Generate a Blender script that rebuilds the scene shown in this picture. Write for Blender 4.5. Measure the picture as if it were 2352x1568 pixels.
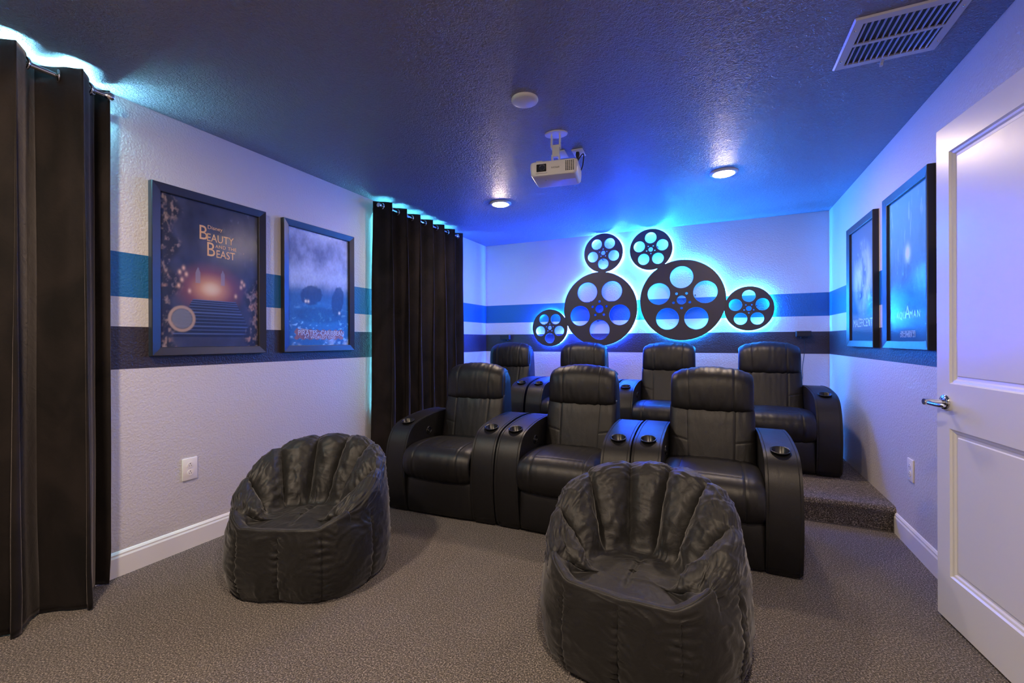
import bpy, bmesh, math, random
import numpy as np
from mathutils import Vector, Matrix, noise

for o in list(bpy.data.objects): bpy.data.objects.remove(o)
random.seed(7)
S = bpy.context.scene
COL = S.collection
PI = math.pi
R = math.radians

# ------------------------------------------------------------------ camera
XL, XR, YF, YB, ZC = -2.737, 1.005, -1.30, 5.134, 2.422      # room limits
YAW, ROLL = 0.43168, 0.0033168
cam_d = bpy.data.cameras.new('camera')
cam_d.sensor_width = 36.0
cam_d.lens = 1010.43 / 2352 * 36.0
cam_d.shift_y = -2.15 / 2352
cam_d.clip_start = 0.02
cam = bpy.data.objects.new('camera', cam_d)
COL.objects.link(cam)
F = Vector((-math.sin(YAW), math.cos(YAW), 0)); Rt = Vector((math.cos(YAW), math.sin(YAW), 0)); U = Vector((0, 0, 1))
U2 = U * math.cos(ROLL) + Rt * math.sin(ROLL)
R2 = Rt * math.cos(ROLL) - U * math.sin(ROLL)
M = Matrix((R2, U2, -F)).transposed().to_4x4()
M.translation = Vector((0, 0, 1.18))
cam.matrix_world = M
S.camera = cam

# ------------------------------------------------------------------ world, light levels, exposure
W = bpy.data.worlds.new('world'); S.world = W; W.use_nodes = True
W.node_tree.nodes['Background'].inputs[0].default_value = (0.02, 0.02, 0.03, 1)
W.node_tree.nodes['Background'].inputs[1].default_value = 0.2
S.view_settings.view_transform = 'Standard'
S.view_settings.look = 'None'
S.view_settings.gamma = 1.0
S.view_settings.exposure = 0.0
S.view_settings.use_curve_mapping = False
DOWNLIGHT = 850.0                  # emission of the warm downlight lenses, front pair
DOWNLIGHT_REAR = 370.0             # rear pair, dimmed
WARM = (1.0, 0.77, 0.56)
LED_BLUE = ((0.012, 0.065, 1.0), 1350.0)     # strip behind the left reel cluster
LED_CYAN = ((0.015, 0.24, 1.0), 950.0)      # strip behind the right reel cluster
LED_CURTAIN = ((0.12, 0.75, 1.0), 480.0)
LED_FRONT = ((0.25, 0.80, 1.0), 2600.0)   # strips over the windows, behind the curtains

# ------------------------------------------------------------------ helpers
def tag(o, label=None, cat=None, group=None, kind=None):
    if label: o['label'] = label
    if cat: o['category'] = cat
    if group: o['group'] = group
    if kind: o['kind'] = kind
    return o

def thing(name, label, cat, loc=(0, 0, 0), rz=0.0, group=None):
    o = bpy.data.objects.new(name, None); COL.objects.link(o)
    o.empty_display_size = 0.1
    o.location = loc; o.rotation_euler = (0, 0, rz)
    return tag(o, label, cat, group)

def link_mesh(name, me, mat, parent=None, smooth=False, autos=None):
    o = bpy.data.objects.new(name, me); COL.objects.link(o)
    if mat is not None:
        me.materials.clear(); me.materials.append(mat)
    if smooth:
        me.shade_smooth()
    if parent: o.parent = parent
    return o

def obj(name, bm, mat, parent=None, smooth=False, sharp=None):
    bmesh.ops.recalc_face_normals(bm, faces=bm.faces)
    if sharp is not None:
        for f in bm.faces: f.smooth = True
        for e in bm.edges:
            if len(e.link_faces) == 2 and e.calc_face_angle() > R(sharp): e.smooth = False
    me = bpy.data.meshes.new(name); bm.to_mesh(me); bm.free()
    return link_mesh(name, me, mat, parent, smooth)

def raw(name, v, f, mat, parent=None, smooth=True):
    me = bpy.data.meshes.new(name)
    me.from_pydata([tuple(map(float, p)) for p in v], [], f); me.update()
    return link_mesh(name, me, mat, parent, smooth)

def box(bm, x0, x1, y0, y1, z0, z1, bev=0.0, seg=2):
    g = bmesh.ops.create_cube(bm, size=1.0)
    vs = g['verts']
    bmesh.ops.scale(bm, vec=(abs(x1 - x0), abs(y1 - y0), abs(z1 - z0)), verts=vs)
    bmesh.ops.translate(bm, vec=((x0 + x1) / 2, (y0 + y1) / 2, (z0 + z1) / 2), verts=vs)
    if bev > 0:
        es = list({e for v in vs for e in v.link_edges})
        bmesh.ops.bevel(bm, geom=es, offset=bev, segments=seg, profile=0.5, affect='EDGES')

def BX(*a, **k):
    bm = bmesh.new(); box(bm, *a, **k); return bm

def cyl(bm, r, h, mat4, seg=24, r2=None, cap=True):
    g = bmesh.ops.create_cone(bm, cap_ends=cap, segments=seg, radius1=r, radius2=r if r2 is None else r2, depth=h)
    bmesh.ops.transform(bm, matrix=mat4, verts=g['verts'])
    return g['verts']

def align(p, d):
    q = Vector(d).normalized().to_track_quat('Z', 'Y')
    return Matrix.Translation(Vector(p)) @ q.to_matrix().to_4x4()

def tube(bm, pts, r, seg=10, closed=False):
    pts = [Vector(p) for p in pts]; n = len(pts)
    rings = []
    up = None
    for i, p in enumerate(pts):
        if closed: t = (pts[(i + 1) % n] - pts[i - 1])
        else: t = pts[min(i + 1, n - 1)] - pts[max(i - 1, 0)]
        t.normalize()
        if up is None:
            up = t.orthogonal().normalized()
        a = (up - t * up.dot(t)).normalized(); up = a
        b = t.cross(a)
        rr = r[i] if isinstance(r, (list, tuple)) else r
        rings.append([bm.verts.new(p + (a * math.cos(2 * PI * k / seg) + b * math.sin(2 * PI * k / seg)) * rr) for k in range(seg)])
    m = n if closed else n - 1
    for i in range(m):
        A, B = rings[i], rings[(i + 1) % n]
        for k in range(seg):
            bm.faces.new((A[k], A[(k + 1) % seg], B[(k + 1) % seg], B[k]))
    if not closed:
        bm.faces.new(rings[0][::-1]); bm.faces.new(rings[-1])

def torus(bm, Rr, r, m4, a=40, b=10):
    pts = [m4 @ Vector((Rr * math.cos(2 * PI * i / a), Rr * math.sin(2 * PI * i / a), 0)) for i in range(a)]
    tube(bm, pts, r, b, True)

def lathe(bm, prof, m4, seg=40):
    rings = []
    for (r, z) in prof:
        if r < 1e-6: rings.append([bm.verts.new(m4 @ Vector((0, 0, z)))])
        else: rings.append([bm.verts.new(m4 @ Vector((r * math.cos(2 * PI * k / seg), r * math.sin(2 * PI * k / seg), z))) for k in range(seg)])
    for A, B in zip(rings, rings[1:]):
        for k in range(seg):
            q = (k + 1) % seg
            if len(A) == 1 and len(B) > 1: bm.faces.new((A[0], B[k], B[q]))
            elif len(B) == 1 and len(A) > 1: bm.faces.new((A[k], A[q], B[0]))
            elif len(A) > 1: bm.faces.new((A[k], A[q], B[q], B[k]))

def catmull(P, n):
    P = np.asarray(P, float); m = len(P)
    Q = np.vstack([2 * P[0] - P[1], P, 2 * P[-1] - P[-2]])
    out = []
    for t in np.linspace(0, m - 1, n):
        i = min(int(t), m - 2); u = t - i
        a, b, c, d = Q[i], Q[i + 1], Q[i + 2], Q[i + 3]
        out.append(0.5 * ((2 * b) + (c - a) * u + (2 * a - 5 * b + 4 * c - d) * u * u + (3 * b - a - 3 * c + d) * u ** 3))
    return np.array(out)

def copy_tree(o, parent=None):
    c = o.copy(); COL.objects.link(c)
    if parent: c.parent = parent
    for ch in o.children:
        copy_tree(ch, c)
    return c

# ------------------------------------------------------------------ materials
def newmat(name):
    m = bpy.data.materials.new(name); m.use_nodes = True
    nt = m.node_tree; b = nt.nodes['Principled BSDF']
    return m, nt, b

def N(nt, t, **kw):
    n = nt.nodes.new(t)
    for k, v in kw.items():
        if k.startswith('i_'): n.inputs[k[2:].replace('_', ' ')].default_value = v
        else: setattr(n, k, v)
    return n

def simple(name, col, rough=0.5, metal=0.0, spec=0.5, coat=0.0, emit=None, sheen=0.0):
    m, nt, b = newmat(name)
    b.inputs['Base Color'].default_value = (*col, 1)
    b.inputs['Roughness'].default_value = rough
    b.inputs['Metallic'].default_value = metal
    b.inputs['Specular IOR Level'].default_value = spec
    b.inputs['Coat Weight'].default_value = coat
    b.inputs['Sheen Weight'].default_value = sheen
    if emit:
        b.inputs['Emission Color'].default_value = (*emit[0], 1)
        b.inputs['Emission Strength'].default_value = emit[1]
    # faint procedural variation of the finish
    t = N(nt, 'ShaderNodeTexCoord'); n = N(nt, 'ShaderNodeTexNoise'); n.inputs['Scale'].default_value = 35
    mr = N(nt, 'ShaderNodeMapRange'); mr.inputs['To Min'].default_value = max(0, rough - 0.04); mr.inputs['To Max'].default_value = min(1, rough + 0.04)
    nt.links.new(t.outputs['Object'], n.inputs['Vector']); nt.links.new(n.outputs['Fac'], mr.inputs['Value']); nt.links.new(mr.outputs['Result'], b.inputs['Roughness'])
    return m

def bump_noise(nt, b, scale, strength, dist, detail=3, vec=None, rough=0.6, coords='Object', prev=None, stretch=None, distort=0.0):
    t = N(nt, 'ShaderNodeTexCoord')
    n = N(nt, 'ShaderNodeTexNoise'); n.inputs['Scale'].default_value = scale; n.inputs['Detail'].default_value = detail; n.inputs['Roughness'].default_value = rough
    n.inputs['Distortion'].default_value = distort
    src = t.outputs[coords]
    if stretch:
        mp = N(nt, 'ShaderNodeMapping'); mp.inputs['Scale'].default_value = stretch
        nt.links.new(src, mp.inputs['Vector']); src = mp.outputs['Vector']
    nt.links.new(src, n.inputs['Vector'])
    bp = N(nt, 'ShaderNodeBump'); bp.inputs['Strength'].default_value = strength; bp.inputs['Distance'].default_value = dist
    nt.links.new(n.outputs['Fac'], bp.inputs['Height'])
    if prev: nt.links.new(prev.outputs['Normal'], bp.inputs['Normal'])
    nt.links.new(bp.outputs['Normal'], b.inputs['Normal'])
    return bp, n

STRIPES = (1.033, 1.258, 1.402, 1.629)
def wall_paint():
    m, nt, b = newmat('wall_paint_striped')
    g = N(nt, 'ShaderNodeNewGeometry'); sp = N(nt, 'ShaderNodeSeparateXYZ')
    nt.links.new(g.outputs['Position'], sp.inputs['Vector'])
    cr = N(nt, 'ShaderNodeValToRGB'); cr.color_ramp.interpolation = 'CONSTANT'
    mr = N(nt, 'ShaderNodeMapRange'); mr.inputs['From Min'].default_value = 0; mr.inputs['From Max'].default_value = ZC
    nt.links.new(sp.outputs['Z'], mr.inputs['Value']); nt.links.new(mr.outputs['Result'], cr.inputs['Fac'])
    light = (0.60, 0.57, 0.575, 1); dark = (0.032, 0.024, 0.032, 1); blue = (0.012, 0.12, 0.30, 1)
    e = cr.color_ramp.elements
    e[0].position = 0; e[0].color = light
    e[1].position = STRIPES[0] / ZC; e[1].color = dark
    for z, c in ((STRIPES[1], light), (STRIPES[2], blue), (STRIPES[3], light)):
        k = e.new(z / ZC); k.color = c
    nt.links.new(cr.outputs['Color'], b.inputs['Base Color'])
    b.inputs['Roughness'].default_value = 0.42
    bump_noise(nt, b, 100, 0.65, 0.005, 2, rough=0.5)
    return m

def ceiling_paint():
    m, nt, b = newmat('knockdown_ceiling_paint')
    b.inputs['Base Color'].default_value = (0.26, 0.245, 0.295, 1)
    b.inputs['Roughness'].default_value = 0.40
    t = N(nt, 'ShaderNodeTexCoord')
    n = N(nt, 'ShaderNodeTexNoise'); n.inputs['Scale'].default_value = 62; n.inputs['Detail'].default_value = 3; n.inputs['Distortion'].default_value = 1.2
    nt.links.new(t.outputs['Object'], n.inputs['Vector'])
    cr = N(nt, 'ShaderNodeValToRGB'); cr.color_ramp.elements[0].position = 0.42; cr.color_ramp.elements[1].position = 0.60
    nt.links.new(n.outputs['Fac'], cr.inputs['Fac'])
    bp = N(nt, 'ShaderNodeBump'); bp.inputs['Strength'].default_value = 0.95; bp.inputs['Distance'].default_value = 0.006
    nt.links.new(cr.outputs['Color'], bp.inputs['Height']); nt.links.new(bp.outputs['Normal'], b.inputs['Normal'])
    return m

def carpet_mat():
    m, nt, b = newmat('speckled_carpet')
    t = N(nt, 'ShaderNodeTexCoord')
    n = N(nt, 'ShaderNodeTexNoise'); n.inputs['Scale'].default_value = 170; n.inputs['Detail'].default_value = 3; n.inputs['Roughness'].default_value = 0.7
    v = N(nt, 'ShaderNodeTexVoronoi'); v.inputs['Scale'].default_value = 210
    big = N(nt, 'ShaderNodeTexNoise'); big.inputs['Scale'].default_value = 5; big.inputs['Detail'].default_value = 3
    for q in (n, v, big): nt.links.new(t.outputs['Object'], q.inputs['Vector'])
    cr = N(nt, 'ShaderNodeValToRGB')
    e = cr.color_ramp.elements
    e[0].position = 0.36; e[0].color = (0.028, 0.023, 0.022, 1)
    e[1].position = 0.66; e[1].color = (0.52, 0.45, 0.40, 1)
    k = e.new(0.52); k.color = (0.125, 0.107, 0.096, 1)
    nt.links.new(n.outputs['Fac'], cr.inputs['Fac'])
    mx = N(nt, 'ShaderNodeMixRGB'); mx.blend_type = 'MULTIPLY'; mx.inputs['Fac'].default_value = 0.5
    mr = N(nt, 'ShaderNodeMapRange'); mr.inputs['To Min'].default_value = 0.72; mr.inputs['To Max'].default_value = 1.25
    nt.links.new(big.outputs['Fac'], mr.inputs['Value'])
    nt.links.new(cr.outputs['Color'], mx.inputs['Color1']); nt.links.new(mr.outputs['Result'], mx.inputs['Color2'])
    nt.links.new(mx.outputs['Color'], b.inputs['Base Color'])
    b.inputs['Roughness'].default_value = 0.95; b.inputs['Sheen Weight'].default_value = 0.15
    b.inputs['Specular IOR Level'].default_value = 0.15
    add = N(nt, 'ShaderNodeMath', operation='SUBTRACT')
    nt.links.new(n.outputs['Fac'], add.inputs[0]); nt.links.new(v.outputs['Distance'], add.inputs[1])
    bp = N(nt, 'ShaderNodeBump'); bp.inputs['Strength'].default_value = 0.9; bp.inputs['Distance'].default_value = 0.006
    nt.links.new(add.outputs[0], bp.inputs['Height']); nt.links.new(bp.outputs['Normal'], b.inputs['Normal'])
    return m

def leather():
    m, nt, b = newmat('black_leather')
    b.inputs['Base Color'].default_value = (0.007, 0.0065, 0.007, 1)
    b.inputs['Roughness'].default_value = 0.44
    b.inputs['Specular IOR Level'].default_value = 0.5
    p, _ = bump_noise(nt, b, 11, 0.16, 0.010, 2, stretch=(1.6, 1, 0.8), distort=0.3)
    bump_noise(nt, b, 260, 0.35, 0.0012, 2, prev=p)
    return m

def nylon():
    m, nt, b = newmat('black_nylon')
    b.inputs['Base Color'].default_value = (0.011, 0.0105, 0.010, 1)
    b.inputs['Roughness'].default_value = 0.52
    b.inputs['Specular IOR Level'].default_value = 0.42
    b.inputs['Sheen Weight'].default_value = 0.25; b.inputs['Sheen Roughness'].default_value = 0.4
    p, _ = bump_noise(nt, b, 5, 0.40, 0.03, 3, distort=0.8, rough=0.5)
    p2, _ = bump_noise(nt, b, 16, 0.22, 0.01, 3, distort=1.2, prev=p, stretch=(1, 1, 1.5))
    p3, r3 = bump_noise(nt, b, 6.5, 0.30, 0.006, 4, distort=0.7, prev=p2, stretch=(1, 1, 1.3)); r3.noise_type = 'RIDGED_MULTIFRACTAL'
    bump_noise(nt, b, 700, 0.15, 0.0006, 1, prev=p3)
    return m

def velvet():
    m, nt, b = newmat('black_velvet')
    t = N(nt, 'ShaderNodeTexCoord'); n = N(nt, 'ShaderNodeTexNoise'); n.inputs['Scale'].default_value = 3.5; n.inputs['Detail'].default_value = 4
    n.inputs['Distortion'].default_value = 1.0
    mp = N(nt, 'ShaderNodeMapping'); mp.inputs['Scale'].default_value = (1, 1.6, 0.7)
    nt.links.new(t.outputs['Object'], mp.inputs['Vector']); nt.links.new(mp.outputs['Vector'], n.inputs['Vector'])
    cr = N(nt, 'ShaderNodeValToRGB'); cr.color_ramp.elements[0].position = 0.35; cr.color_ramp.elements[1].position = 0.7
    cr.color_ramp.elements[0].color = (0.006, 0.005, 0.005, 1); cr.color_ramp.elements[1].color = (0.020, 0.015, 0.014, 1)
    nt.links.new(n.outputs['Fac'], cr.inputs['Fac']); nt.links.new(cr.outputs['Color'], b.inputs['Base Color'])
    b.inputs['Roughness'].default_value = 0.85; b.inputs['Specular IOR Level'].default_value = 0.2
    b.inputs['Sheen Weight'].default_value = 0.35; b.inputs['Sheen Roughness'].default_value = 0.35
    b.inputs['Sheen Tint'].default_value = (0.8, 0.72, 0.72, 1)
    bump_noise(nt, b, 20, 0.25, 0.006, 3, distort=1.0)
    return m

def print_mat():
    m, nt, b = newmat('poster_print')
    a = N(nt, 'ShaderNodeVertexColor'); a.layer_name = 'Col'
    nt.links.new(a.outputs['Color'], b.inputs['Base Color']); b.inputs['Roughness'].default_value = 0.55
    return m

def pane_mat():
    m, nt, b = newmat('acrylic_pane')
    nt.nodes.remove(b)
    out = nt.nodes['Material Output']
    tr = N(nt, 'ShaderNodeBsdfTransparent'); tr.inputs['Color'].default_value = (0.96, 0.97, 0.97, 1)
    gl = N(nt, 'ShaderNodeBsdfGlossy'); gl.inputs['Roughness'].default_value = 0.10
    fr = N(nt, 'ShaderNodeFresnel'); fr.inputs['IOR'].default_value = 1.38
    mx = N(nt, 'ShaderNodeMixShader')
    t = N(nt, 'ShaderNodeTexCoord'); n = N(nt, 'ShaderNodeTexNoise'); n.inputs['Scale'].default_value = 160
    bp = N(nt, 'ShaderNodeBump'); bp.inputs['Strength'].default_value = 0.25; bp.inputs['Distance'].default_value = 0.002
    nt.links.new(t.outputs['Object'], n.inputs['Vector']); nt.links.new(n.outputs['Fac'], bp.inputs['Height']); nt.links.new(bp.outputs['Normal'], gl.inputs['Normal'])
    gm = N(nt, 'ShaderNodeNewGeometry'); sb = N(nt, 'ShaderNodeMath', operation='SUBTRACT'); sb.inputs[0].default_value = 1.0
    mu = N(nt, 'ShaderNodeMath', operation='MULTIPLY')
    nt.links.new(gm.outputs['Backfacing'], sb.inputs[1]); nt.links.new(sb.outputs[0], mu.inputs[0]); nt.links.new(fr.outputs['Fac'], mu.inputs[1])
    nt.links.new(mu.outputs[0], mx.inputs['Fac']); nt.links.new(tr.outputs[0], mx.inputs[1]); nt.links.new(gl.outputs[0], mx.inputs[2])
    nt.links.new(mx.outputs[0], out.inputs['Surface'])
    return m

def emitter(name, col, s):
    m, nt, b = newmat(name)
    b.inputs['Base Color'].default_value = (0, 0, 0, 1)
    b.inputs['Emission Color'].default_value = (*col, 1); b.inputs['Emission Strength'].default_value = s
    return m

MW = wall_paint(); MC = ceiling_paint(); MCP = carpet_mat(); ML = leather(); MN = nylon(); MV = velvet(); MP = print_mat(); MG = pane_mat()
M_white = simple('white_semigloss_paint', (0.78, 0.78, 0.77), 0.32)
M_trimw = simple('white_trim_paint', (0.80, 0.79, 0.77), 0.35)
M_plast = simple('white_plastic', (0.78, 0.74, 0.69), 0.35)
M_plate = simple('almond_white_plastic', (0.85, 0.80, 0.74), 0.35)
M_slot = simple('dark_slot', (0.01, 0.01, 0.01), 0.6)
M_frame = simple('satin_black_frame', (0.022, 0.022, 0.030), 0.36, 0.0, 0.45)
M_chrome = simple('chrome', (0.85, 0.85, 0.86), 0.12, 1.0)
M_reel = simple('matte_black_board', (0.045, 0.038, 0.042), 0.45)
M_blk = simple('black_plastic', (0.012, 0.012, 0.014), 0.45)
M_gloss = simple('glossy_black_plastic', (0.006, 0.006, 0.007), 0.30)
M_lens = simple('lens_glass', (0.01, 0.015, 0.03), 0.05, 0.0, 1.0, 1.0)
M_stitch = simple('black_thread', (0.006, 0.006, 0.006), 0.8)
M_seam = simple('dark_seam_thread', (0.05, 0.045, 0.04), 0.7)
M_duct = simple('grey_duct_metal', (0.10, 0.10, 0.11), 0.6)
M_vent = simple('white_vent_enamel', (0.62, 0.60, 0.60), 0.35)
M_down = emitter('warm_lamp_lens', WARM, DOWNLIGHT)
M_downr = emitter('warm_lamp_lens_dimmed', WARM, DOWNLIGHT_REAR)
M_trimr = simple('white_lamp_trim', (0.8, 0.78, 0.74), 0.4)
M_ledb = emitter('blue_led', *LED_BLUE)
M_ledc = emitter('cyan_led', *LED_CYAN)
M_ledw = emitter('window_led', *LED_CURTAIN)
M_ledf = emitter('front_window_led', *LED_FRONT)
M_leds = emitter('window_side_led', LED_CURTAIN[0], 50.0)
M_ink = simple('grey_ink', (0.08, 0.08, 0.09), 0.5)

# ------------------------------------------------------------------ room shell
T = 0.12
def struct(name, bm, mat, label=None, sharp=30):
    o = obj(name, bm, mat, None, sharp=sharp); tag(o, label, None, None, 'structure'); return o
struct('floor', BX(XL - T, XR + T, YF - T, YB + T, -T, 0), MCP, 'speckled brown grey carpet floor')
struct('ceiling', BX(XL - T, XR + T, YF - T, YB + T, ZC, ZC + T), MC, 'dark blue grey ceiling with knockdown texture')
struct('wall_left', BX(XL - T, XL, YF - T, YB + T, 0, ZC), MW, 'light grey wall with blue and black painted stripes, on the left')
struct('wall_right', BX(XR, XR + T, YF - T, YB + T, 0, ZC), MW, 'light grey wall with blue and black painted stripes, on the right')
struct('wall_back', BX(XL, XR, YB, YB + T, 0, ZC), MW, 'light grey striped wall behind the seats')
struct('wall_front', BX(XL, XR, YF - T, YF, 0, ZC), MW, 'light grey wall behind the camera')

# carpeted platform under the rear row, with a rounded nosing
RY, RH = 3.42, 0.155
bm = bmesh.new()
prof = [(RY + 0.012, 0.0), (RY + 0.010, RH - 0.05)]
for k in range(7):
    a = PI - k / 6 * PI / 2
    prof.append((RY + 0.03 + 0.034 * math.cos(a), RH - 0.034 + 0.034 * math.sin(a)))
prof += [(YB - 0.001, RH), (YB - 0.001, 0.0)]
nx = 60
rows = []
for i in range(nx + 1):
    x = XL + 0.001 + (XR - XL - 0.002) * i / nx
    rows.append([bm.verts.new((x, y + (0.004 * noise.noise(Vector((x * 6, j, 0))) if j < 9 else 0), z)) for j, (y, z) in enumerate(prof)])
for A, B in zip(rows, rows[1:]):
    for j in range(len(prof) - 1): bm.faces.new((A[j], A[j + 1], B[j + 1], B[j]))
bm.faces.new(rows[0]); bm.faces.new(rows[-1][::-1])
o = struct('floor.001', bm, MCP, 'carpeted raised platform with rounded edge under the rear row of seats', sharp=50)
o.name = 'floor_platform'

def baseboard(name, x, sgn, y0, y1, label):
    pr = [(0, 0), (0.014, 0), (0.014, 0.095), (0.010, 0.104), (0.010, 0.112), (0.004, 0.122), (0, 0.124)]
    bm = bmesh.new()
    A = [bm.verts.new((x + sgn * d, y0, z)) for d, z in pr]; B = [bm.verts.new((x + sgn * d, y1, z)) for d, z in pr]
    n = len(pr)
    for i in range(n): bm.faces.new((A[i], A[(i + 1) % n], B[(i + 1) % n], B[i]))
    bm.faces.new(A); bm.faces.new(B[::-1])
    struct(name, bm, M_trimw, label, 20)
baseboard('baseboard_left', XL, 1, YF, RY - 0.002, 'white painted baseboard along the left wall')
baseboard('baseboard_right', XR, -1, YF, RY - 0.002, 'white painted baseboard along the right wall')

# ------------------------------------------------------------------ door (open, against the right wall)
HX, HY = 0.868 + 0.093, 2.483 - 0.86            # hinge side
door = bpy.data.objects.new('door_1', None); COL.objects.link(door)
ang = math.atan2(HX - 0.868, 0.86)
door.location = (HX, HY, 0.012); door.rotation_euler = (0, 0, ang)
tag(door, 'white two panel interior door standing open against the right wall', None, None, 'structure')
DW, DH = 0.865, 2.055
def door_slab():
    bm = bmesh.new()
    # panel rectangles (y from hinge, z): stile .085 seen at latch side
    ys = [0, 0.085, DW - 0.085, DW]
    zs = [0, 0.19, 0.80, 0.985, 1.94, DH]
    def rect(y0, y1, z0, z1, x): return [bm.verts.new((x, y, z)) for y, z in ((y0, z0), (y1, z0), (y1, z1), (y0, z1))]
    for i in range(3):
        for j in range(5):
            if i == 1 and j in (1, 3):
                # moulded recess: steps toward the panel
                steps = [(0, 0.0), (0.006, 0.006), (0.014, 0.008), (0.020, 0.013), (0.030, 0.014), (0.034, 0.010)]
                prev = rect(ys[i], ys[i + 1], zs[j], zs[j + 1], 0)
                for ins, d in steps[1:]:
                    cur = rect(ys[i] + ins, ys[i + 1] - ins, zs[j] + ins, zs[j + 1] - ins, d)
                    for k in range(4): bm.faces.new((prev[k], prev[(k + 1) % 4], cur[(k + 1) % 4], cur[k]))
                    prev = cur
                bm.faces.new(prev)
            else:
                bm.faces.new(rect(ys[i], ys[i + 1], zs[j], zs[j + 1], 0))
    bmesh.ops.remove_doubles(bm, verts=bm.verts, dist=1e-5)
    b2 = [bm.verts.new((0.036, y, z)) for y, z in ((0, 0), (DW, 0), (DW, DH), (0, DH))]
    bm.faces.new(b2)
    box(bm, 0.02, 0.036, 0.0, DW, 0.0, DH)
    for (y0, y1, z0, z1) in ((0, 0, 0, DH), (DW, DW, 0, DH)):
        v = [bm.verts.new(p) for p in ((0, y0, 0), (0.036, y0, 0), (0.036, y0, DH), (0, y0, DH))]; bm.faces.new(v)
    for z in (0, DH):
        v = [bm.verts.new(p) for p in ((0, 0, z), (0.036, 0, z), (0.036, DW, z), (0, DW, z))]; bm.faces.new(v)
    return bm
obj('door_panel', door_slab(), M_white, door)
hy, hz = DW - 0.062, 0.905
bm = bmesh.new()
lathe(bm, [(0, -0.014), (0.018, -0.0135), (0.029, -0.010), (0.033, -0.004), (0.033, 0.0)], Matrix.Translation((0, hy, hz)) @ Matrix.Rotation(R(90), 4, 'Y'), 32)
cyl(bm, 0.011, 0.055, align((-0.03, hy, hz), (1, 0, 0)), 20)
lathe(bm, [(0, -0.003), (0.012, -0.003), (0.0135, 0), (0.0125, 0.028)], align((-0.073, hy, hz), (1, 0, 0)), 24)
pts = [(-0.062, hy - 0.004, hz - 0.002), (-0.063, hy - 0.03, hz - 0.004), (-0.061, hy - 0.07, hz - 0.005), (-0.056, hy - 0.105, hz - 0.003)]
tube(bm, [Vector(p) for p in catmull(pts, 12)], [0.009] * 4 + [0.0078] * 6 + [0.0065, 0.005], 14)
tag(obj('door_handle', bm, M_chrome, door, sharp=40), 'chrome lever handle')
for z in (0.2, 1.02, 1.85):
    bm = bmesh.new(); cyl(bm, 0.007, 0.09, Matrix.Translation((0.043, -0.004, z)), 12); box(bm, 0.0365, 0.0395, 0.0, 0.03, z - 0.045, z + 0.045)
    obj('hinge', bm, M_chrome, door, sharp=40)

# ------------------------------------------------------------------ framed posters
def smooth(a, b, x): t = np.clip((x - a) / (b - a), 0, 1); return t * t * (3 - 2 * t)
rng = np.random.RandomState(3)
def vnoise(X, Y, s, seed=0, octv=4):
    out = np.zeros_like(X); amp = 1; tot = 0
    for o_ in range(octv):
        r_ = np.random.RandomState(seed + o_ * 17); G = r_.rand(80, 80)
        x = X * s * 2 ** o_; y = Y * s * 2 ** o_
        xi = np.floor(x).astype(int); yi = np.floor(y).astype(int); fx = x - xi; fy = y - yi
        fx = fx * fx * (3 - 2 * fx); fy = fy * fy * (3 - 2 * fy)
        g = lambda a, b: G[a % 80, b % 80]
        v = (g(xi, yi) * (1 - fx) + g(xi + 1, yi) * fx) * (1 - fy) + (g(xi, yi + 1) * (1 - fx) + g(xi + 1, yi + 1) * fx) * fy
        out += v * amp; tot += amp; amp *= 0.55
    return out / tot

def mixc(a, b, t): t = t[..., None]; return a * (1 - t) + b * t
def C3(*c): return np.array(c, float)

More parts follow.
